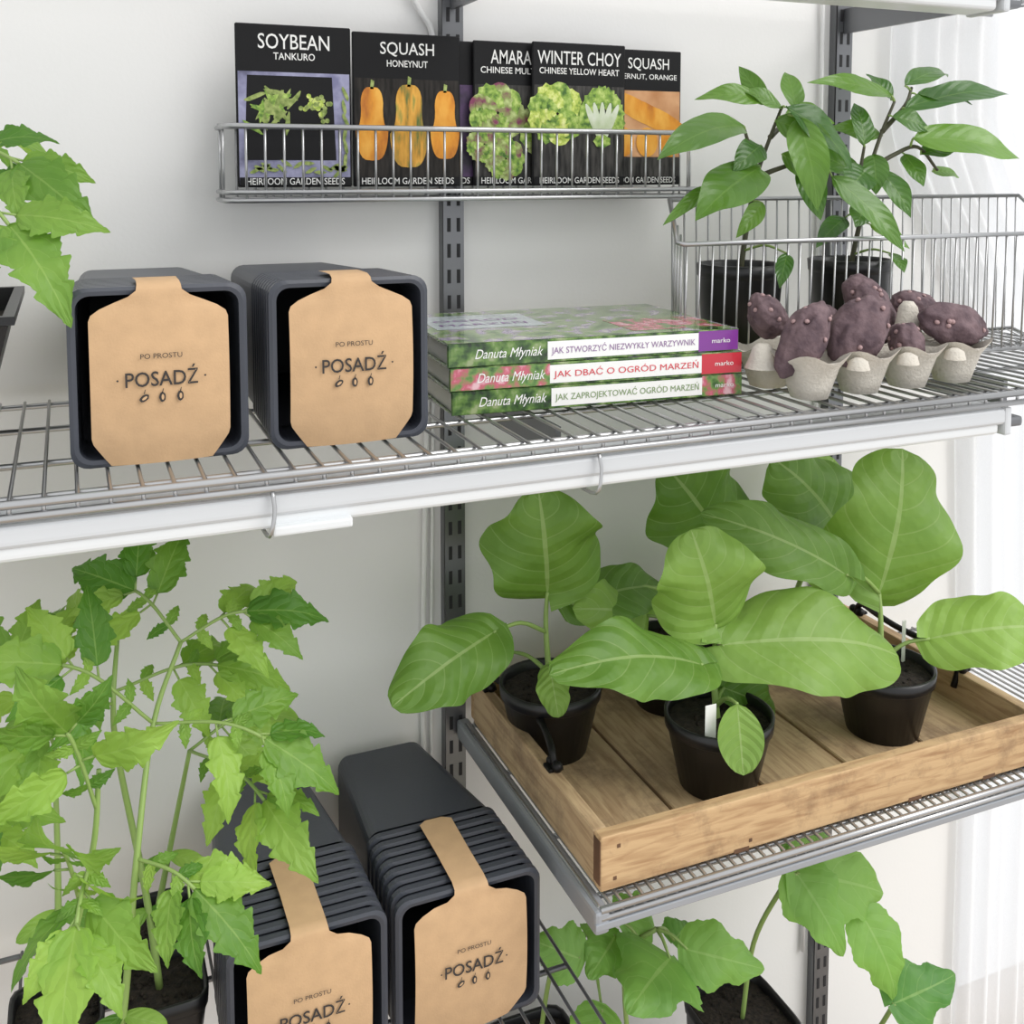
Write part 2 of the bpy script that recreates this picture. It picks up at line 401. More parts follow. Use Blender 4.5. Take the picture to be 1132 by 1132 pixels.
M_LET=mat('photo_lettuce',(.50,.66,.14),.5,ramp=[(.05,.14,.02),(.26,.42,.06),(.55,.68,.20)],vscale=130)
M_LETP=mat('photo_lettuce_pink',(.55,.62,.30),.5,ramp=[(.22,.04,.10),(.28,.36,.10),(.60,.70,.30)],vscale=90)
M_LETY=mat('photo_cabbage_yellow',(.72,.78,.22),.5,ramp=[(.22,.36,.04),(.55,.66,.12),(.80,.84,.36)],vscale=150)
M_CHOY=mat('photo_choy_white',(.74,.78,.66),.5,col2=(.50,.60,.36),vscale=60)
M_PEACH=mat('photo_peach',(.74,.42,.22),.5,col2=(.50,.22,.08),vscale=25)
M_PURP=mat('photo_purple',(.10,.05,.14),.5,col2=(.02,.015,.03),vscale=60)
PM=[M_BLK,M_WHITE,M_LAV,M_DKW,M_GRW,M_BEAN,M_ORG,M_ORG2,M_LET,M_LETP,M_LETY,M_CHOY,M_PEACH,M_PURP]
def disc(b,cx,cz,rx,rz,y,m,n=24,wob=0,rot=0.,k=7):
    P=[]
    for i in range(n):
        a=-2*math.pi*i/n;r=1+wob*math.sin(k*a+cx*500);x=math.cos(a)*rx*r;z=math.sin(a)*rz*r
        P.append((cx+x*math.cos(rot)-z*math.sin(rot),y,cz+x*math.sin(rot)+z*math.cos(rot)))
    b.poly(P[::-1],m)
def squash(b,cx,cz,w,h,y,m,ms=5):
    P=[];n=32
    for i in range(n):
        a=2*math.pi*i/n;z=math.sin(a);c=math.cos(a)
        r=1.0 if z<0 else .80
        r*=1-.16*math.exp(-((z-.28)/.28)**2)
        P.append((cx+math.copysign(abs(c)**.55,c)*w*.5*r,y,cz+z*h*.5))
    b.poly(P,m)
    b.poly([(cx-.002,y,cz+h*.47),(cx+.002,y,cz+h*.47),(cx+.003,y,cz+h*.58),(cx-.001,y,cz+h*.6)],ms)
def head(b,cx,cz,r,y,m1,m2,pts=9):
    for L in range(5):
        rr=r*(1-L*.2);k=pts-L
        for i in range(k):
            a=2*math.pi*(i+.4*L)/k
            disc(b,cx+math.cos(a)*rr*.62,cz+math.sin(a)*rr*.62,rr*.42,rr*.42,y-.00006*(L*12+i),(m1 if (i+L)%2 else m2),18,.10,0,9)
def packet(x0,x1,zt,y,title,sub,draw,tw=.8,sw=.6,panel=None,tcx=None,scx=None):
    b=MB();z0=1.481;b.box(x0,x1,y,y+.004,z0,zt,0,.0012,seg=1)
    cx=(x0+x1)/2;w=x1-x0;yy=y-.0004
    zp=zt-.052
    b.poly([(x0+.002,yy,z0+.003),(x1-.002,yy,z0+.003),(x1-.002,yy,zp),(x0+.002,yy,zp)],panel)
    b.text(title,tcx or cx,zt-.0185,w*tw,.0165,yy-.0001,1,off=.004)
    b.text(sub,scx or cx,zt-.0345,w*sw,.0078,yy-.0001,1,off=.008)
    draw(b,x0,x1,z0,zp,yy-.0003)
    b.poly([(x0+.002,yy-.0016,z0+.002),(x1-.002,yy-.0016,z0+.002),(x1-.002,yy-.0016,z0+.011),(x0+.002,yy-.0016,z0+.011)],0)
    b.text('HEIRLOOM GARDEN SEEDS',cx,z0+.0065,w*.86,.0075,yy-.0018,1,off=.006)
    b.build('seed_packet',PM)
def d1(b,x0,x1,z0,z1,y):
    cx=(x0+x1)/2
    b.poly([(x0+.008,y,z0+.03),(x1-.018,y,z0+.03),(x1-.022,y,z1-.004),(x0+.012,y,z1-.004)],0)
    for i in range(30):
        disc(b,cx-.024+random.gauss(0,.012),z1-.036+random.gauss(0,.010),.013,.0026,y-.0001-.00002*i,5 if i%3 else 8,12,.12,random.uniform(0,3.1),4)
    for i in range(46): disc(b,cx+.024+random.gauss(0,.0065),z1-.036+random.gauss(0,.0065),.0028,.0028,y-.0001-.00002*i,5 if i%3 else 10,8)
    for i in range(18): disc(b,x0+.01+random.random()*(x1-x0-.02),z0+.022+random.gauss(0,.003),.007,.0022,y-.001,5,10,.1,random.uniform(-.8,.8),4)
    for i in range(6): disc(b,x1-.008+random.gauss(0,.001),z0+.03+.015*i,.0022,.009,y-.001,5,10,.1,random.uniform(-.3,.5),4)
def d2(b,x0,x1,z0,z1,y):
    w=x1-x0
    squash(b,x0+w*.17,z0+.072,.039,.084,y,6);squash(b,x0+w*.51,z0+.070,.047,.096,y-.0002,7);squash(b,x0+w*.85,z0+.072,.037,.080,y-.0001,6)
def d3(b,x0,x1,z0,z1,y):
    head(b,x0+.030,z0+.088,.036,y,8,9);head(b,x0+.012,z0+.05,.022,y-.001,8,9);head(b,x0+.04,z0+.033,.026,y-.0012,9,8);head(b,x0+.1,z0+.07,.04,y,8,9)
def d4(b,x0,x1,z0,z1,y):
    w=x1-x0
    head(b,x0+w*.25,z0+.088,.038,y,10,8)
    for k in range(9):
        a=math.pi*(.5+(k-4)*.13);disc(b,x0+w*.74+math.cos(a)*.022,z0+.080+math.sin(a)*.030,.011,.014,y-.0001*k,8,16,.14,0,8)
    for k in range(5): disc(b,x0+w*.74+(k-2)*.006,z0+.078,.0045,.026,y-.001-.0001*k,11,14,0,-(k-2)*.22)
    disc(b,x0+w*.74,z0+.055,.012,.008,y-.0016,8,14,.1)
def d5(b,x0,x1,z0,z1,y):
    for k in range(3): disc(b,x0+.055+.02*k,z0+.097-.008*k,.045,.013,y-.0001*k,6,20,0,-.45)
    for k in range(3): disc(b,x0+.035+.035*k,z0+.055,.016,.019,y-.0006-.0001*k,6,20)
    b.poly([(x0+.002,y-.0008,z0+.003),(x1-.002,y-.0008,z0+.003),(x1-.002,y-.0008,z0+.036),(x0+.002,y-.0008,z0+.036)],4)
packet(.176,.304,1.660,-.060,'SOYBEAN','TANKURO',d1,.62,.36,2)
packet(.306,.436,1.657,-.060,'SQUASH','HONEYNUT',d2,.50,.38,3)
packet(.330,.462,1.654,-.045,'SQUASH','BUTTERNUT',lambda *a:None,.5,.4,13)
packet(.456,.586,1.655,-.052,'AMARANTH','CHINESE MULTICOLOR',d3,.66,.86,4)
packet(.529,.657,1.656,-.062,'WINTER CHOY','CHINESE YELLOW HEART',d4,.90,.86,4)
packet(.628,.749,1.654,-.046,'SQUASH','BUTTERNUT, ORANGE',d5,.50,.86,12,tcx=.700,scx=.690)

# ------------------------------------------------------------------ planters
def rr(cx,cz,w,h,r,y,n=5):
    P=[]
    for qx,qz,a0 in ((1,1,0),(-1,1,90),(-1,-1,180),(1,-1,270)):
        for k in range(n+1):
            a=math.radians(a0+90*k/n);P.append((cx+qx*(w/2-r)+r*math.cos(a),y,cz+qz*(h/2-r)+r*math.sin(a)))
    return P
def planter_stack(x0,x1,z0,h,yf,yb,nr,pitch,xb=None,wb=None,strap=.10,lean=0.):
    b=MB();cx=(x0+x1)/2;w=x1-x0;cz=z0+h/2;xb=cx if xb is None else xb;wb=wb or w*.78;r=.014
    for i in range(nr):
        y=yf+i*pitch;sc=1-.004*i
        ww,hh=w*sc,h*sc
        b.loft([rr(cx,cz,ww-.006,hh-.006,r,y),rr(cx,cz,ww,hh,r,y+.0015),rr(cx,cz,ww,hh,r,y+.008),rr(cx,cz,ww-.010,hh-.010,r,y+.0085),rr(cx,cz,ww-.011,hh-.011,r,y+pitch+.001)],0,smooth=False)
    ye=yf+nr*pitch
    hb=h*.88;czb=z0+hb/2+.003
    b.loft([rr(cx,cz,w-.010,h-.010,r,ye),rr(xb,czb,wb+.006,hb+.004,r,yb-.006),rr(xb,czb,wb,hb-.002,r*.8,yb)],0,cap1=True)
    b.loft([rr(cx,cz,w-.006,h-.006,r,yf),rr(cx,cz,w-.013,h-.013,r*.8,yf+.0005),rr(cx,cz,w-.016,h-.016,r*.7,yf+.02),rr(xb,czb,wb-.012,hb-.014,r*.6,yb-.02)],0)
    b.loft([rr(cx,cz,w-.020,h-.020,r*.7,yf+.045),rr(xb,czb,wb-.014,hb-.016,r*.6,yb-.022)],1,cap1=True)
    # kraft label with strap over the top
    lw=.108/2*(w/.14);nk=.021;rows=[]
    rows.append((nk*.45,yf+strap+.008,z0+h+.0015));rows.append((nk*.85,yf+strap,z0+h+.003))
    rows.append((nk*.8,yf+strap*.5,z0+h+.0035));rows.append((nk*.8,yf+.006,z0+h+.0035))
    rows.append((nk*.82,yf-.003,z0+h+.001))
    k=30
    for i in range(k+1):
        s=i/k;z=z0+h-.003-(h-.004)*s
        if s<.055: hw=nk*.85+(lw*.55-nk*.85)*(s/.055)**1.3
        elif s<.16: q=(s-.055)/.105;hw=lw*(.55+.45*math.sin(q*math.pi/2)**.9)
        elif s<.85: hw=lw
        else: q=(s-.85)/.15;hw=lw-(lw-nk*1.9)*q**1.1
        rows.append((hw,yf-.0045-.006*math.sin(math.pi*s)-lean*s,z))
    V=[];F=[];nc=8
    for hw,y,z in rows:
        for j in range(nc+1):
            u=j/nc*2-1;V.append((cx+u*hw,y+(.004*u*u if hw>.03 else 0),z))
    for i in range(len(rows)-1):
        for j in range(nc): a=i*(nc+1)+j;F.append([a,a+1,a+nc+2,a+nc+1])
    b.add(V,F,2,True)
    yt=yf-.0118-lean*.5
    b.text('POSADŹ',cx,cz+.001,w*.40,.0165,yt,3,off=.008)
    b.text('PO PROSTU',cx,cz+.0175,w*.23,.0042,yt,3)
    for dx in (-.034,.034): disc(b,cx+dx,cz-.001,.0009,.0009,yt,3,8)
    for dx,ro in ((-.014,.6),(0.,1.57),(.014,1.57)):
        disc(b,cx+dx,cz-.0165,.0042,.0026,yt,3,12,.05,ro);disc(b,cx+dx+.0003,cz-.0165,.0024,.0011,yt-.0002,2,10,0,ro)
        b.poly([(cx+dx-.0004,yt,cz-.013),(cx+dx+.0004,yt,cz-.013),(cx+dx+.0012,yt,cz-.0095),(cx+dx+.0006,yt,cz-.0095)],3)
    return b.build('planter_stack',[M_PLANT,M_PLANTIN,M_KRAFT,M_INK])
planter_stack(-.002,.139,1.259,.147,-.345,-.03,9,.0125,strap=.045)
planter_stack(.157,.299,1.259,.147,-.347,-.03,9,.0125,strap=.045)
planter_stack(.112,.262,.652,.148,-.325,-.025,8,.0155,xb=.188,wb=.100,strap=.105)
planter_stack(.270,.422,.652,.148,-.325,-.025,8,.0155,xb=.338,wb=.100,strap=.105)

# ------------------------------------------------------------------ books
M_PAGE=mat('book_pages',(.85,.83,.78),.8,var=.04,vscale=3,stretch=(1,1,300))
M_GRN=mat('cover_garden',(.12,.24,.05),.25,coat=.4,vscale=70,ramp=[(.01,.025,.01),(.04,.10,.02),(.13,.24,.05),(.30,.36,.18)])
M_COV=mat('cover_photo_garden',(.22,.36,.12),.22,coat=.5,vscale=42,ramp=[(.02,.05,.015),(.10,.22,.05),(.28,.38,.14),(.34,.27,.42),(.60,.60,.52)])
M_PUR=mat('cover_purple',(.20,.03,.27),.3,coat=.4)
M_RED=mat('cover_red',(.55,.02,.04),.3,coat=.4)
M_FLW=mat('cover_flowers',(.80,.45,.58),.25,coat=.4,vscale=60,ramp=[(.03,.09,.02),(.14,.28,.06),(.55,.10,.16),(.75,.48,.52)])
M_TP=mat('print_purple',(.28,.16,.33),.6);M_TR=mat('print_red',(.66,.05,.07),.6);M_TG=mat('print_green',(.20,.30,.12),.6)
M_SKY=mat('cover_pale',(.50,.56,.58),.25,coat=.5,var=.15,vscale=30)
def book(z0,dx,rot,cs,ce,ct,title):
    b=MB();W,Dp,h=.326,.222,.0235
    b.box(0,W,0,Dp,0,.0022,0,.0006,seg=1);b.box(0,W,0,Dp,h-.0022,h,0,.0006,seg=1)
    b.box(0,W,0,.003,.001,h-.001,0,.001,seg=1)
    b.box(.003,W-.003,.003,Dp-.004,.0022,h-.0022,1)
    y=-.0003
    def q(x0,x1,z0_,z1_,m,yy=y): b.poly([(x0,yy,z0_),(x1,yy,z0_),(x1,yy,z1_),(x0,yy,z1_)],m)
    q(.001,.105,.001,h-.001,cs);q(.105,.277,.0025,h-.0025,2);q(.277,W-.001,.001,h-.001,ce)
    b.text(title,.191,h/2,.164,.0108,y-.0004,ct)
    b.text('Danuta Młyniak',.064,h/2-.001,.072,.0125,y-.0004,2,shear=.35)
    b.text('marko',.304,h/2,.022,.0050,y-.0004,2)
    zt=h+.0003
    def t(x0,x1,y0,y1,m,k=0): b.poly([(x0,y0,zt+k),(x1,y0,zt+k),(x1,y1,zt+k),(x0,y1,zt+k)],m)
    t(.001,W-.001,.001,Dp-.001,3);t(.015,.14,.09,.19,8,.0002);t(.21,.32,.02,.10,7,.0002)
    b.text('OGRÓD',.075,.150,.10,.016,zt+.0004,4,flat='xy');b.text('MARZEŃ',.075,.120,.10,.016,zt+.0004,4,flat='xy')
    b.build('gardening_book',[M_GRN,M_PAGE,M_WHITE,M_COV,M_PUR,M_RED,M_TP if ct==6 else (M_TR if ct==9 else M_TG),M_FLW,M_SKY,M_TR,M_TG],loc=(.342+dx,-.283,z0),rot=(0,0,rot))
book(1.2585,.002,math.radians(-4),0,7,10,'JAK ZAPROJEKTOWAĆ OGRÓD MARZEŃ')
book(1.2825,.0,math.radians(-4.4),7,5,9,'JAK DBAĆ O OGRÓD MARZEŃ')
book(1.3065,-.002,math.radians(-3.6),0,4,6,'JAK STWORZYĆ NIEZWYKŁY WARZYWNIK')

# ------------------------------------------------------------------ egg carton + potatoes
b=MB();RM=Matrix.Translation((.684,-.393,1.259))@Matrix.Rotation(math.radians(3),4,'Z')
P_=.070
for i in range(4):
    for j in range(2):
        c=(.038+i*P_,.037+j*.068,0)
        secs=[]
        for r,z in ((.012,.0),(.018,.0015),(.0225,.016),(.0280,.034),(.0345,.044),(.036,.047)):
            q=[]
            for k in range(32):
                a=2*math.pi*k/32;e=4 if r>.028 else 2.6
                kk=(abs(math.cos(a))**e+abs(math.sin(a))**e)**(-1/e);fz=z+(.005*math.cos(4*a)*(-1) if z>.04 else 0)
                q.append(RM@Vector((c[0]+r*kk*math.cos(a),c[1]+r*kk*math.sin(a),fz)))
            secs.append(q)
        ins=[]
        for r,z in ((.0335,.043),(.0265,.034),(.021,.016),(.010,.004)):
            ins.append([RM@Vector((c[0]+r*math.cos(2*math.pi*k/32),c[1]+r*math.sin(2*math.pi*k/32),z)) for k in range(32)])
        b.loft(secs,0,True,False,True);b.loft([secs[-1]]+ins,0,False,True,True)
for i in range(5):
    for j in (0,1,2):
        if (i in(0,4)) and j!=1: continue
        c=(.038-P_/2+i*P_,.037+(j-.5)*.068,0);h=.090 if j==1 else .046
        if i in (0,4): h=.056
        ra=.019 if j==1 else .012
        pr=[(ra,.030),(ra*.75,h*.72),(ra*.55,h*.93),(ra*.3,h)]
        if j==0: pr=[(ra,.034),(ra*.8,h*.93),(ra*.3,h)]
        secs=[[RM@Vector((c[0]+r*math.cos(2*math.pi*k/16),c[1]+r*math.sin(2*math.pi*k/16),z)) for k in range(16)] for r,z in pr]
        b.loft(secs,0,False,True,True)
b.build('egg_carton',[M_CARTON])
def potato(c,sz,rot,seed):
    b=MB();bm=bmesh.new();bmesh.ops.create_icosphere(bm,subdivisions=5,radius=1)
    E=Euler([math.radians(a) for a in rot]).to_matrix().to_4x4()
    def sh(v):
        n=noise.noise(v*.9+Vector((seed*3.1,0,0)))*.22+noise.noise(v*2.8+Vector((seed,2,0)))*.09+noise.noise(v*7+Vector((seed,0,4)))*.025
        k=1+n;return Vector((v.x*sz[0]*k,v.y*sz[1]*k,v.z*sz[2]*k))
    rn=random.Random(seed);eyes=[Vector((rn.uniform(-1,1),rn.uniform(-1,.3),rn.uniform(-.4,1))).normalized() for _ in range(10)]
    for v in bm.verts:
        o=v.co.copy();p=sh(o)
        for e in eyes:
            dd=(o-e).length
            if dd<.26: p*=1-.09*math.cos(dd/.26*math.pi/2)
        v.co=p
    M=Matrix.Translation(c)@E
    b.bm(bm,0,True,M)
    for e in eyes[:7]:
        p=sh(e)*.91
        b.tube([M@p,M@(p*1.07),M@(p*1.12)],[.0030,.0026,.0012],1,8)
    b.build('sprouting_potato',[M_POTATO,M_SPROUT])
potato((.713,-.352,1.322),(.022,.021,.045),(0,34,0),1)
potato((.788,-.350,1.324),(.030,.025,.044),(0,42,0),2)
potato((.855,-.348,1.308),(.018,.018,.025),(0,-15,0),3)
potato((.932,-.342,1.323),(.046,.023,.025),(0,12,0),4)
potato((.722,-.276,1.336),(.019,.020,.028),(0,-30,0),5)
potato((.872,-.274,1.336),(.027,.025,.047),(0,-38,0),6)
potato((.942,-.268,1.334),(.034,.022,.023),(0,15,0),7)
potato((.800,-.274,1.318),(.022,.02,.028),(0,10,0),8)

# ------------------------------------------------------------------ wooden tray
b=MB();x0,x1,y0,y1,z0,z1=.456,1.052,-.390,-.030,.803,.859
npl=5;pw=(x1-x0-.02)/npl
for i in range(npl): b.box(x0+.01+i*pw+.0022,x0+.01+(i+1)*pw-.0022,y0+.008,y1-.008,z0+.003,z0+.013,1,.0015,seg=1)
b.box(x0+.01,x1-.01,y0+.01,y1-.01,z0+.0005,z0+.0028,2)
b.box(x0,x1,y0,y0+.015,z0,z1,0,.0028,seg=3);b.box(x0+.002,x1-.002,y1-.015,y1,z0,z1-.002,0,.0025)
b.box(x0,x0+.015,y0+.0152,y1-.0152,z0,z1-.001,4,.0028,seg=3);b.box(x1-.015,x1,y0+.0152,y1-.0152,z0,z1-.001,4,.0025)
b.box(x0-.0005,x0+.0025,y0+.001,y0+.0145,z0+.006,z1-.004,2,.001)
for xx,zz in ((.470,.010),(.474,.042),(.628,.008),(1.02,.01)): b.box(xx,xx+.0035,y0-.0006,y0+.001,z0+zz,z0+zz+.0035,2)
for xx in (.61,.84,.95): b.box(xx,xx+.018,y0-.0004,y0+.002,z0-.0002,z0+.004,2)
for X,sg in ((x0+.008,1),(x1-.008,-1)):
    ya,yb=(-.262,-.072)
    b.tube(curve([(X+sg*.010,ya,z1-.022),(X+sg*.003,ya,z1+.004),(X+sg*.004,ya+.012,z1+.018),(X+sg*.012,ya+.05,z1+.020),(X+sg*.016,(ya+yb)/2,z1+.020),(X+sg*.012,yb-.05,z1+.020),(X+sg*.004,yb-.012,z1+.018),(X+sg*.003,yb,z1+.004),(X+sg*.010,yb,z1-.022)],5),.0042,3,8)
    for yy in (ya,yb):
        b.box(X-.007,X+.010,yy-.008,yy+.008,z1-.001,z1+.003,3,.001)
        for dy in (-.007,.007):
            bm=bmesh.new();bmesh.ops.create_uvsphere(bm,u_segments=12,v_segments=8,radius=.0062);b.bm(bm,3,True,Matrix.Translation((X+sg*.003,yy+dy,z1+.004)))
b.build('wooden_tray',[M_WOOD,M_WOODY,M_WOODD,M_IRON,M_WOODY])

# ------------------------------------------------------------------ pots and plants
def pot(b,c,r0=.043,r1=.060,h=.081,sq=0,n=40):
    rm=min(.014,h*.18)
    b.lathe([(.001,.001),(r0,0.0),(r0+(r1-r0)*.82,h-rm-.003),(r1-.001,h-rm-.001),(r1,h-rm),(r1+.001,h),(r1-.0018,h+.0008),(r1-.004,h-.002),(r1-.005,h-.02)],c,0,n,False,sq)
    secs=[]
    for k,rr_ in enumerate([1,.8,.6,.4,.2,.02]):
        q=[]
        for j in range(n):
            a=2*math.pi*j/n;kk=1
            if sq: kk=(abs(math.cos(a))**sq+abs(math.sin(a))**sq)**(-1./sq)
            R_=(r1-.0045)*rr_*kk;x=c[0]+R_*math.cos(a);y=c[1]+R_*math.sin(a)
            q.append((x,y,c[2]+h-.011+.004*noise.noise(Vector((x*90,y*90,1)))+.003*(1-rr_)))
        secs.append(q)
    b.loft(secs,1,False,True,True)
    for i in range(36):
        a=random.uniform(0,6.28);r=random.uniform(0,r1*.85);s=random.uniform(.0012,.0032)
        bm=bmesh.new();bmesh.ops.create_icosphere(bm,subdivisions=1,radius=s);b.bm(bm,1,False,Matrix.Translation((c[0]+r*math.cos(a),c[1]+r*math.sin(a),c[2]+h-.009)))
EG=mm("510,-150,1004,491,-170,1131,145;425,-190,986,292,-260,967,88;490,-200,938,482,-240,902,38;552,-130,975,693,-120,975,75;650,-290,998,615,-300,1109,126;655,-300,978,889,-330,943,125;619,-310,966,425,-360,1024,88;677,-270,910,774,-250,848,50;646,-340,931,634,-370,870,48;909,-260,981,956,-250,1153,158;953,-300,932,1082,-360,952,95;934,-160,1020,844,-140,1128,135;848,-270,1017,672,-240,1108,80;776,-120,1016,703,-100,1121,145;663,-120,938,547,-160,983,80;715,-100,909,756,-100,964,85;916,-200,988,768,-200,1044,70;907,-100,1042,991,-80,1097,115;479,-100,916,424,-120,968,43")
FZ=.8165
def eggplant(pc,stem,idx,tags=()):
    b=MB();pot(b,pc);S=curve(stem,6);b.tube(S,[.0042-.0018*i/len(S) for i in range(len(S))],2,8)
    for i in idx:
        l=EG[i];a=Vector(l[:3]);t=Vector(l[3:6])
        if (a-Vector(stem[-1])).length>.012:
            nd=min(S[3:],key=lambda p:abs(p.z-(a.z-.03)));petiole(b,nd,a,2,.0024)
        leaf(b,a,t,l[6]*1.02,'cot' if i==8 else 'egg',3,N=(-.2,-.62,.75) if i in(5,6,10,3) else (-.25,-.75,.55),jit=.12,bow=.13 if i!=8 else .03)
    for tg in tags:
        b.box(*tg,4,.0004,seg=1)
    b.build('potted_eggplant_seedling',[M_POT,M_SOIL,M_STEMG,M_EGG,M_WHITE])
eggplant((.512,-.155,FZ),[(.512,-.155,.885),(.508,-.155,.93),(.507,-.152,.97),(.510,-.15,1.004)],(0,1,2,18))
eggplant((.655,-.293,FZ),[(.655,-.290,.885),(.653,-.287,.92),(.652,-.288,.955),(.650,-.29,.998)],(4,5,6,7,8),[(.615,.629,-.3265,-.3255,.875,.928)])
eggplant((.906,-.275,FZ),[(.900,-.275,.885),(.902,-.273,.92),(.905,-.268,.955),(.909,-.26,.981)],(9,10,12),[(.946,.952,-.262,-.261,.88,.94)])
eggplant((.700,-.115,FZ),[(.702,-.118,.885),(.72,-.12,.93),(.75,-.12,.98),(.776,-.12,1.016)],(3,13,14,15))
eggplant((.900,-.105,FZ),[(.900,-.105,.885),(.908,-.11,.94),(.915,-.14,.985),(.934,-.16,1.02)],(11,16,17))

PE=mm("747,-190,1552,601,-240,1516,54;795,-170,1584,704,-150,1587,33;764,-200,1503,644,-250,1448,66;806,-190,1576,889,-220,1500,58;818,-200,1563,811,-250,1454,48;871,-200,1492,947,-250,1402,43;854,-150,1577,874,-100,1630,30;701,-200,1482,620,-220,1440,20;1006,-150,1598,858,-170,1612,33;1015,-140,1593,1008,-100,1632,28;1020,-160,1581,1209,-160,1610,44;1018,-180,1542,1166,-220,1519,60;1022,-160,1521,1019,-200,1480,30;1070,-160,1498,1121,-160,1491,22;993,-150,1545,928,-120,1557,34;946,-170,1532,964,-130,1590,34;957,-150,1492,893,-120,1527,50;919,-170,1440,850,-200,1407,30;968,-200,1394,953,-240,1375,22;791,-220,1401,766,-240,1363,21;1038,-140,1612,1156,-100,1635,34")
def pepper(pc,stems,idx,extra=()):
    b=MB();pot(b,pc,.044,.053,.118);allp=[]
    for st in stems:
        S=curve(st,6);allp+=S;b.tube(S,[.0036-.0018*i/len(S) for i in range(len(S))],2,8)
    for i in idx:
        l=PE[i];a=Vector(l[:3]);t=Vector(l[3:6])
        nd=min(allp,key=lambda p:(p-a).length+max(0,p.z-a.z)*2)
        petiole(b,nd,a,4,.0015);leaf(b,a,t,l[6],'pep',3,jit=.2,N=(-.25,-.65,.7))
    for l in extra: 
        a=Vector(l[0]);nd=min(allp,key=lambda p:(p-a).length);petiole(b,nd,a,4,.0013);leaf(b,a,l[1],l[2],'pep',3,jit=.4)
    b.build('potted_pepper_plant',[M_POT,M_SOIL,M_STEMD,M_PEP,M_STEMG])
pepper((.772,-.152,1.266),[[(.772,-.152,1.37),(.779,-.155,1.43),(.784,-.165,1.49),(.800,-.17,1.54),(.812,-.175,1.575)],[(.784,-.165,1.49),(.80,-.18,1.50),(.835,-.19,1.51),(.865,-.195,1.505)],[(.784,-.165,1.49),(.765,-.18,1.52),(.752,-.185,1.548)],[(.80,-.17,1.54),(.83,-.16,1.56),(.852,-.15,1.576)]],(0,1,2,3,4,5,6,7,19),
 [((.79,-.17,1.46),(.74,-.19,1.42),.025),((.81,-.18,1.52),(.86,-.2,1.47),.038),((.80,-.16,1.58),(.78,-.13,1.63),.026),((.80,-.18,1.56),(.86,-.22,1.53),.038),((.81,-.18,1.575),(.76,-.16,1.60),.030),((.835,-.19,1.51),(.84,-.22,1.44),.036),((.78,-.18,1.53),(.72,-.21,1.50),.036),((.83,-.16,1.57),(.90,-.17,1.56),.036)])
pepper((.945,-.150,1.266),[[(.945,-.150,1.37),(.955,-.155,1.43),(.965,-.16,1.50),(.988,-.155,1.55),(1.012,-.15,1.590)],[(.965,-.16,1.50),(1.0,-.165,1.52),(1.035,-.17,1.53),(1.075,-.165,1.50)],[(.955,-.155,1.43),(.94,-.16,1.46),(.945,-.165,1.50),(.948,-.168,1.53)],[(.988,-.155,1.55),(1.03,-.15,1.585),(1.05,-.14,1.61)]],(8,9,10,11,12,13,14,15,16,17,18,20),
 [((1.04,-.17,1.52),(1.1,-.18,1.53),.034),((.95,-.17,1.45),(.91,-.2,1.43),.034),((1.0,-.16,1.57),(1.05,-.18,1.55),.036),((.96,-.17,1.43),(1.0,-.2,1.40),.026),((.95,-.17,1.50),(.90,-.19,1.47),.044),((.97,-.16,1.52),(.95,-.19,1.47),.036),((1.05,-.15,1.60),(1.13,-.17,1.59),.034),((.98,-.16,1.50),(1.00,-.2,1.44),.036)])

TO=mm("87,-250,1061,35,-200,1107,1;87,-250,1061,138,-250,1070,1;59,-280,1003,-48,-300,1091,1;59,-280,1003,195,-330,956,1;27,-240,1007,-58,-300,998,1;48,-300,932,176,-360,898,1;48,-330,982,-20,-400,1087,1;78,-250,1019,166,-220,1002,1;37,-350,916,-22,-420,998,1;39,-320,913,92,-380,885,1;11,-380,1025,27,-450,983,1;-24,-300,982,-76,-360,953,1;-24,-200,980,-83,-180,1070,1;3,-380,952,-12,-450,923,1;34,-200,1058,-22,-160,1051,1;97,-200,927,184,-160,926,1")
def tomato(pc,stem,idx,cots=True,data=TO,ls=.066,h=.08,name='potted_tomato_seedling'):
    b=MB();pot(b,pc,.030,.040,h,sq=6);S=curve(stem,6);b.tube(S,[.0036-.0016*i/len(S) for i in range(len(S))],2,8)
    for i in idx:
        l=data[i];a=Vector(l[:3]);t=Vector(l[3:6])
        nd=min(S,key=lambda p:(p-a).length)
        if (t-nd).length<.09: t=nd+(t-nd).normalized()*.09
        compound(b,nd,t,ls,3,2)
    if cots:
        p=Vector(S[5])
        for sg in (-1,1): leaf(b,p,p+Vector((sg*.035,-.012,-.012)),.017,'cot',3)
    b.build(name,[M_POT,M_SOIL,M_STEMG,M_TOM])
Z=.652
tomato((.012,-.335,Z),[(.015,-.335,.722),(.026,-.345,.80),(.039,-.335,.915),(.059,-.28,1.003),(.087,-.25,1.061)],(0,1,2,3,9))
tomato((-.078,-.335,Z),[(-.075,-.335,.722),(-.03,-.36,.82),(.003,-.38,.952),(.011,-.38,1.025)],(8,13,6))
tomato((.062,-.245,Z),[(.06,-.245,.722),(.05,-.24,.82),(.03,-.23,.95),(.027,-.235,1.007),(.034,-.20,1.058)],(4,7,14))
tomato((-.03,-.245,Z),[(-.03,-.245,.722),(-.025,-.25,.85),(-.024,-.24,.98)],(12,))
tomato((.062,-.155,Z),[(.062,-.155,.722),(.08,-.17,.82),(.097,-.20,.927)],(15,5))
tomato((-.12,-.245,Z),[(-.12,-.245,.722),(-.11,-.25,.85),(-.09,-.24,.95)],(11,))
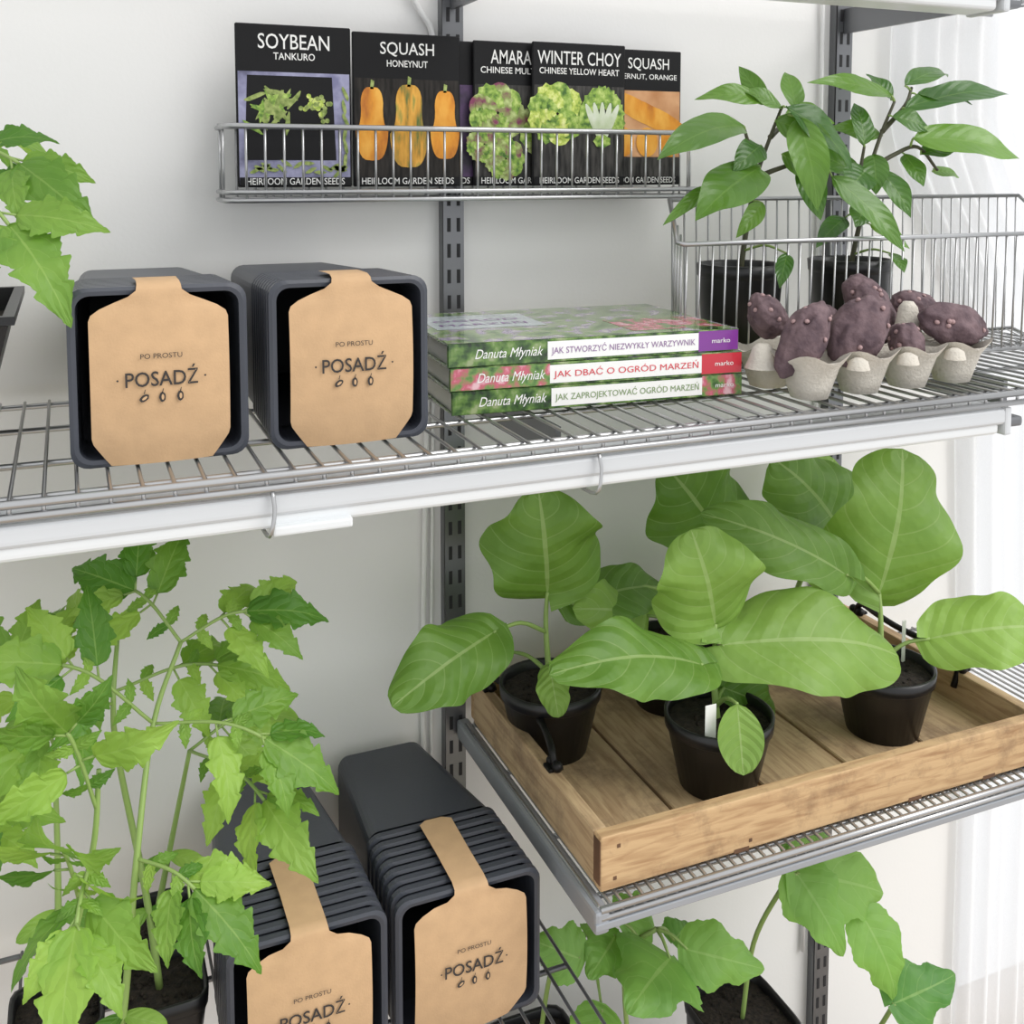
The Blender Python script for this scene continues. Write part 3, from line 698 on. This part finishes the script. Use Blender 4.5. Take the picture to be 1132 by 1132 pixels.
# upper-left tray with tomato
b=MB();s0=[(-.30,-.29,1.262),(-.075,-.29,1.262),(-.075,-.10,1.262),(-.30,-.10,1.262)];s1=[(-.32,-.315,1.375),(-.045,-.315,1.375),(-.045,-.08,1.375),(-.32,-.08,1.375)]
s2=[(-.325,-.32,1.376),(-.040,-.32,1.376),(-.040,-.075,1.376),(-.325,-.075,1.376)];s3=[(x,y,1.383) for x,y,z in s2];s4=[(-.316,-.311,1.383),(-.049,-.311,1.383),(-.049,-.084,1.383),(-.316,-.084,1.383)]
s5=[(x,y,1.36) for x,y,z in s4]
b.loft([s0,s1,s2,s3,s4,s5],0,True,False);b.poly(s5,1)
S=curve([(-.12,-.2,1.36),(-.13,-.2,1.45),(-.12,-.2,1.53),(-.11,-.2,1.58)],6);b.tube(S,.0035,2,8)
for a_,t_,l_ in (((-.12,-.2,1.52),(.006,-.30,1.475),.068),((-.12,-.2,1.50),(-.004,-.36,1.400),.078),((-.12,-.2,1.53),(-.02,-.12,1.515),.062)): compound(b,min(S,key=lambda p:(p-Vector(a_)).length),t_,l_,3,2)
b.build('potted_tomato_seedling',[M_POT,M_SOIL,M_STEMG,M_TOM])

CU=mm("801,-250,641,937,-250,579,102;801,-250,641,830,-300,568,77;891,-270,570,917,-300,482,56;622,-250,584,545,-300,591,112;577,-200,590,526,-240,589,74;589,-200,603,644,-170,590,66;646,-250,588,727,-280,562,53;519,-220,594,471,-200,616,63;659,-200,560,691,-180,560,45;915,-300,472,1010,-300,478,50;534,-250,546,490,-280,505,60;810,-220,637,876,-200,607,35")
def cuc(pc,stem,idx,h):
    b=MB();pot(b,pc,.046,.058,h,sq=6);S=curve(stem,6);b.tube(S,.003,2,8)
    for i in idx:
        l=CU[i];a=Vector(l[:3]);nd=min(S,key=lambda p:(p-a).length)
        if (nd-a).length>.008: petiole(b,nd,a,2,.002)
        t=Vector(l[3:6]);leaf(b,a,a+(t-a)*1.1,max(l[6]*1.1,(t-a).length*.85),'cuc',3,jit=.2)
    b.build('potted_cucumber_seedling',[M_POT,M_SOIL,M_STEMG,M_CUC])
cuc((.750,-.215,.087),[(.75,-.215,.435),(.762,-.22,.54),(.785,-.24,.615),(.801,-.25,.641)],(0,1,11,2),.362)
cuc((.60,-.215,.087),[(.6,-.215,.37),(.59,-.2,.52),(.60,-.21,.58),(.622,-.22,.6)],(3,5,6,8),.30)
cuc((.52,-.10,.087),[(.52,-.10,.37),(.525,-.14,.53),(.55,-.18,.59)],(4,7,10),.30)
cuc((.92,-.24,.087),[(.92,-.24,.26),(.918,-.26,.38),(.915,-.30,.472)],(9,),.19)

# ------------------------------------------------------------------ camera, light
cd=bpy.data.cameras.new('camera');cam=bpy.data.objects.new('camera',cd);scene.collection.objects.link(cam)
cam.location=(0,-1.25,1.5);cam.rotation_euler=(math.radians(90-4.64),0,math.radians(-22.9))
cd.sensor_width=36;cd.lens=1170/1132*36;cd.shift_y=-.25;cd.clip_start=.02
scene.camera=cam
w=bpy.data.worlds.new('world');scene.world=w;w.use_nodes=True
bg=w.node_tree.nodes['Background'];bg.inputs[0].default_value=(.975,.985,1,1);bg.inputs[1].default_value=1.12
def sun(d,s,ang,col=(1,1,1)):
    l=bpy.data.lights.new('sun','SUN');l.energy=s;l.angle=math.radians(ang);l.color=col
    o=bpy.data.objects.new('sun_light',l);scene.collection.objects.link(o);o.rotation_euler=Vector(d).to_track_quat('-Z','Y').to_euler()
sun((-.62,.62,-.80),2.1,40,(1,.985,.96))
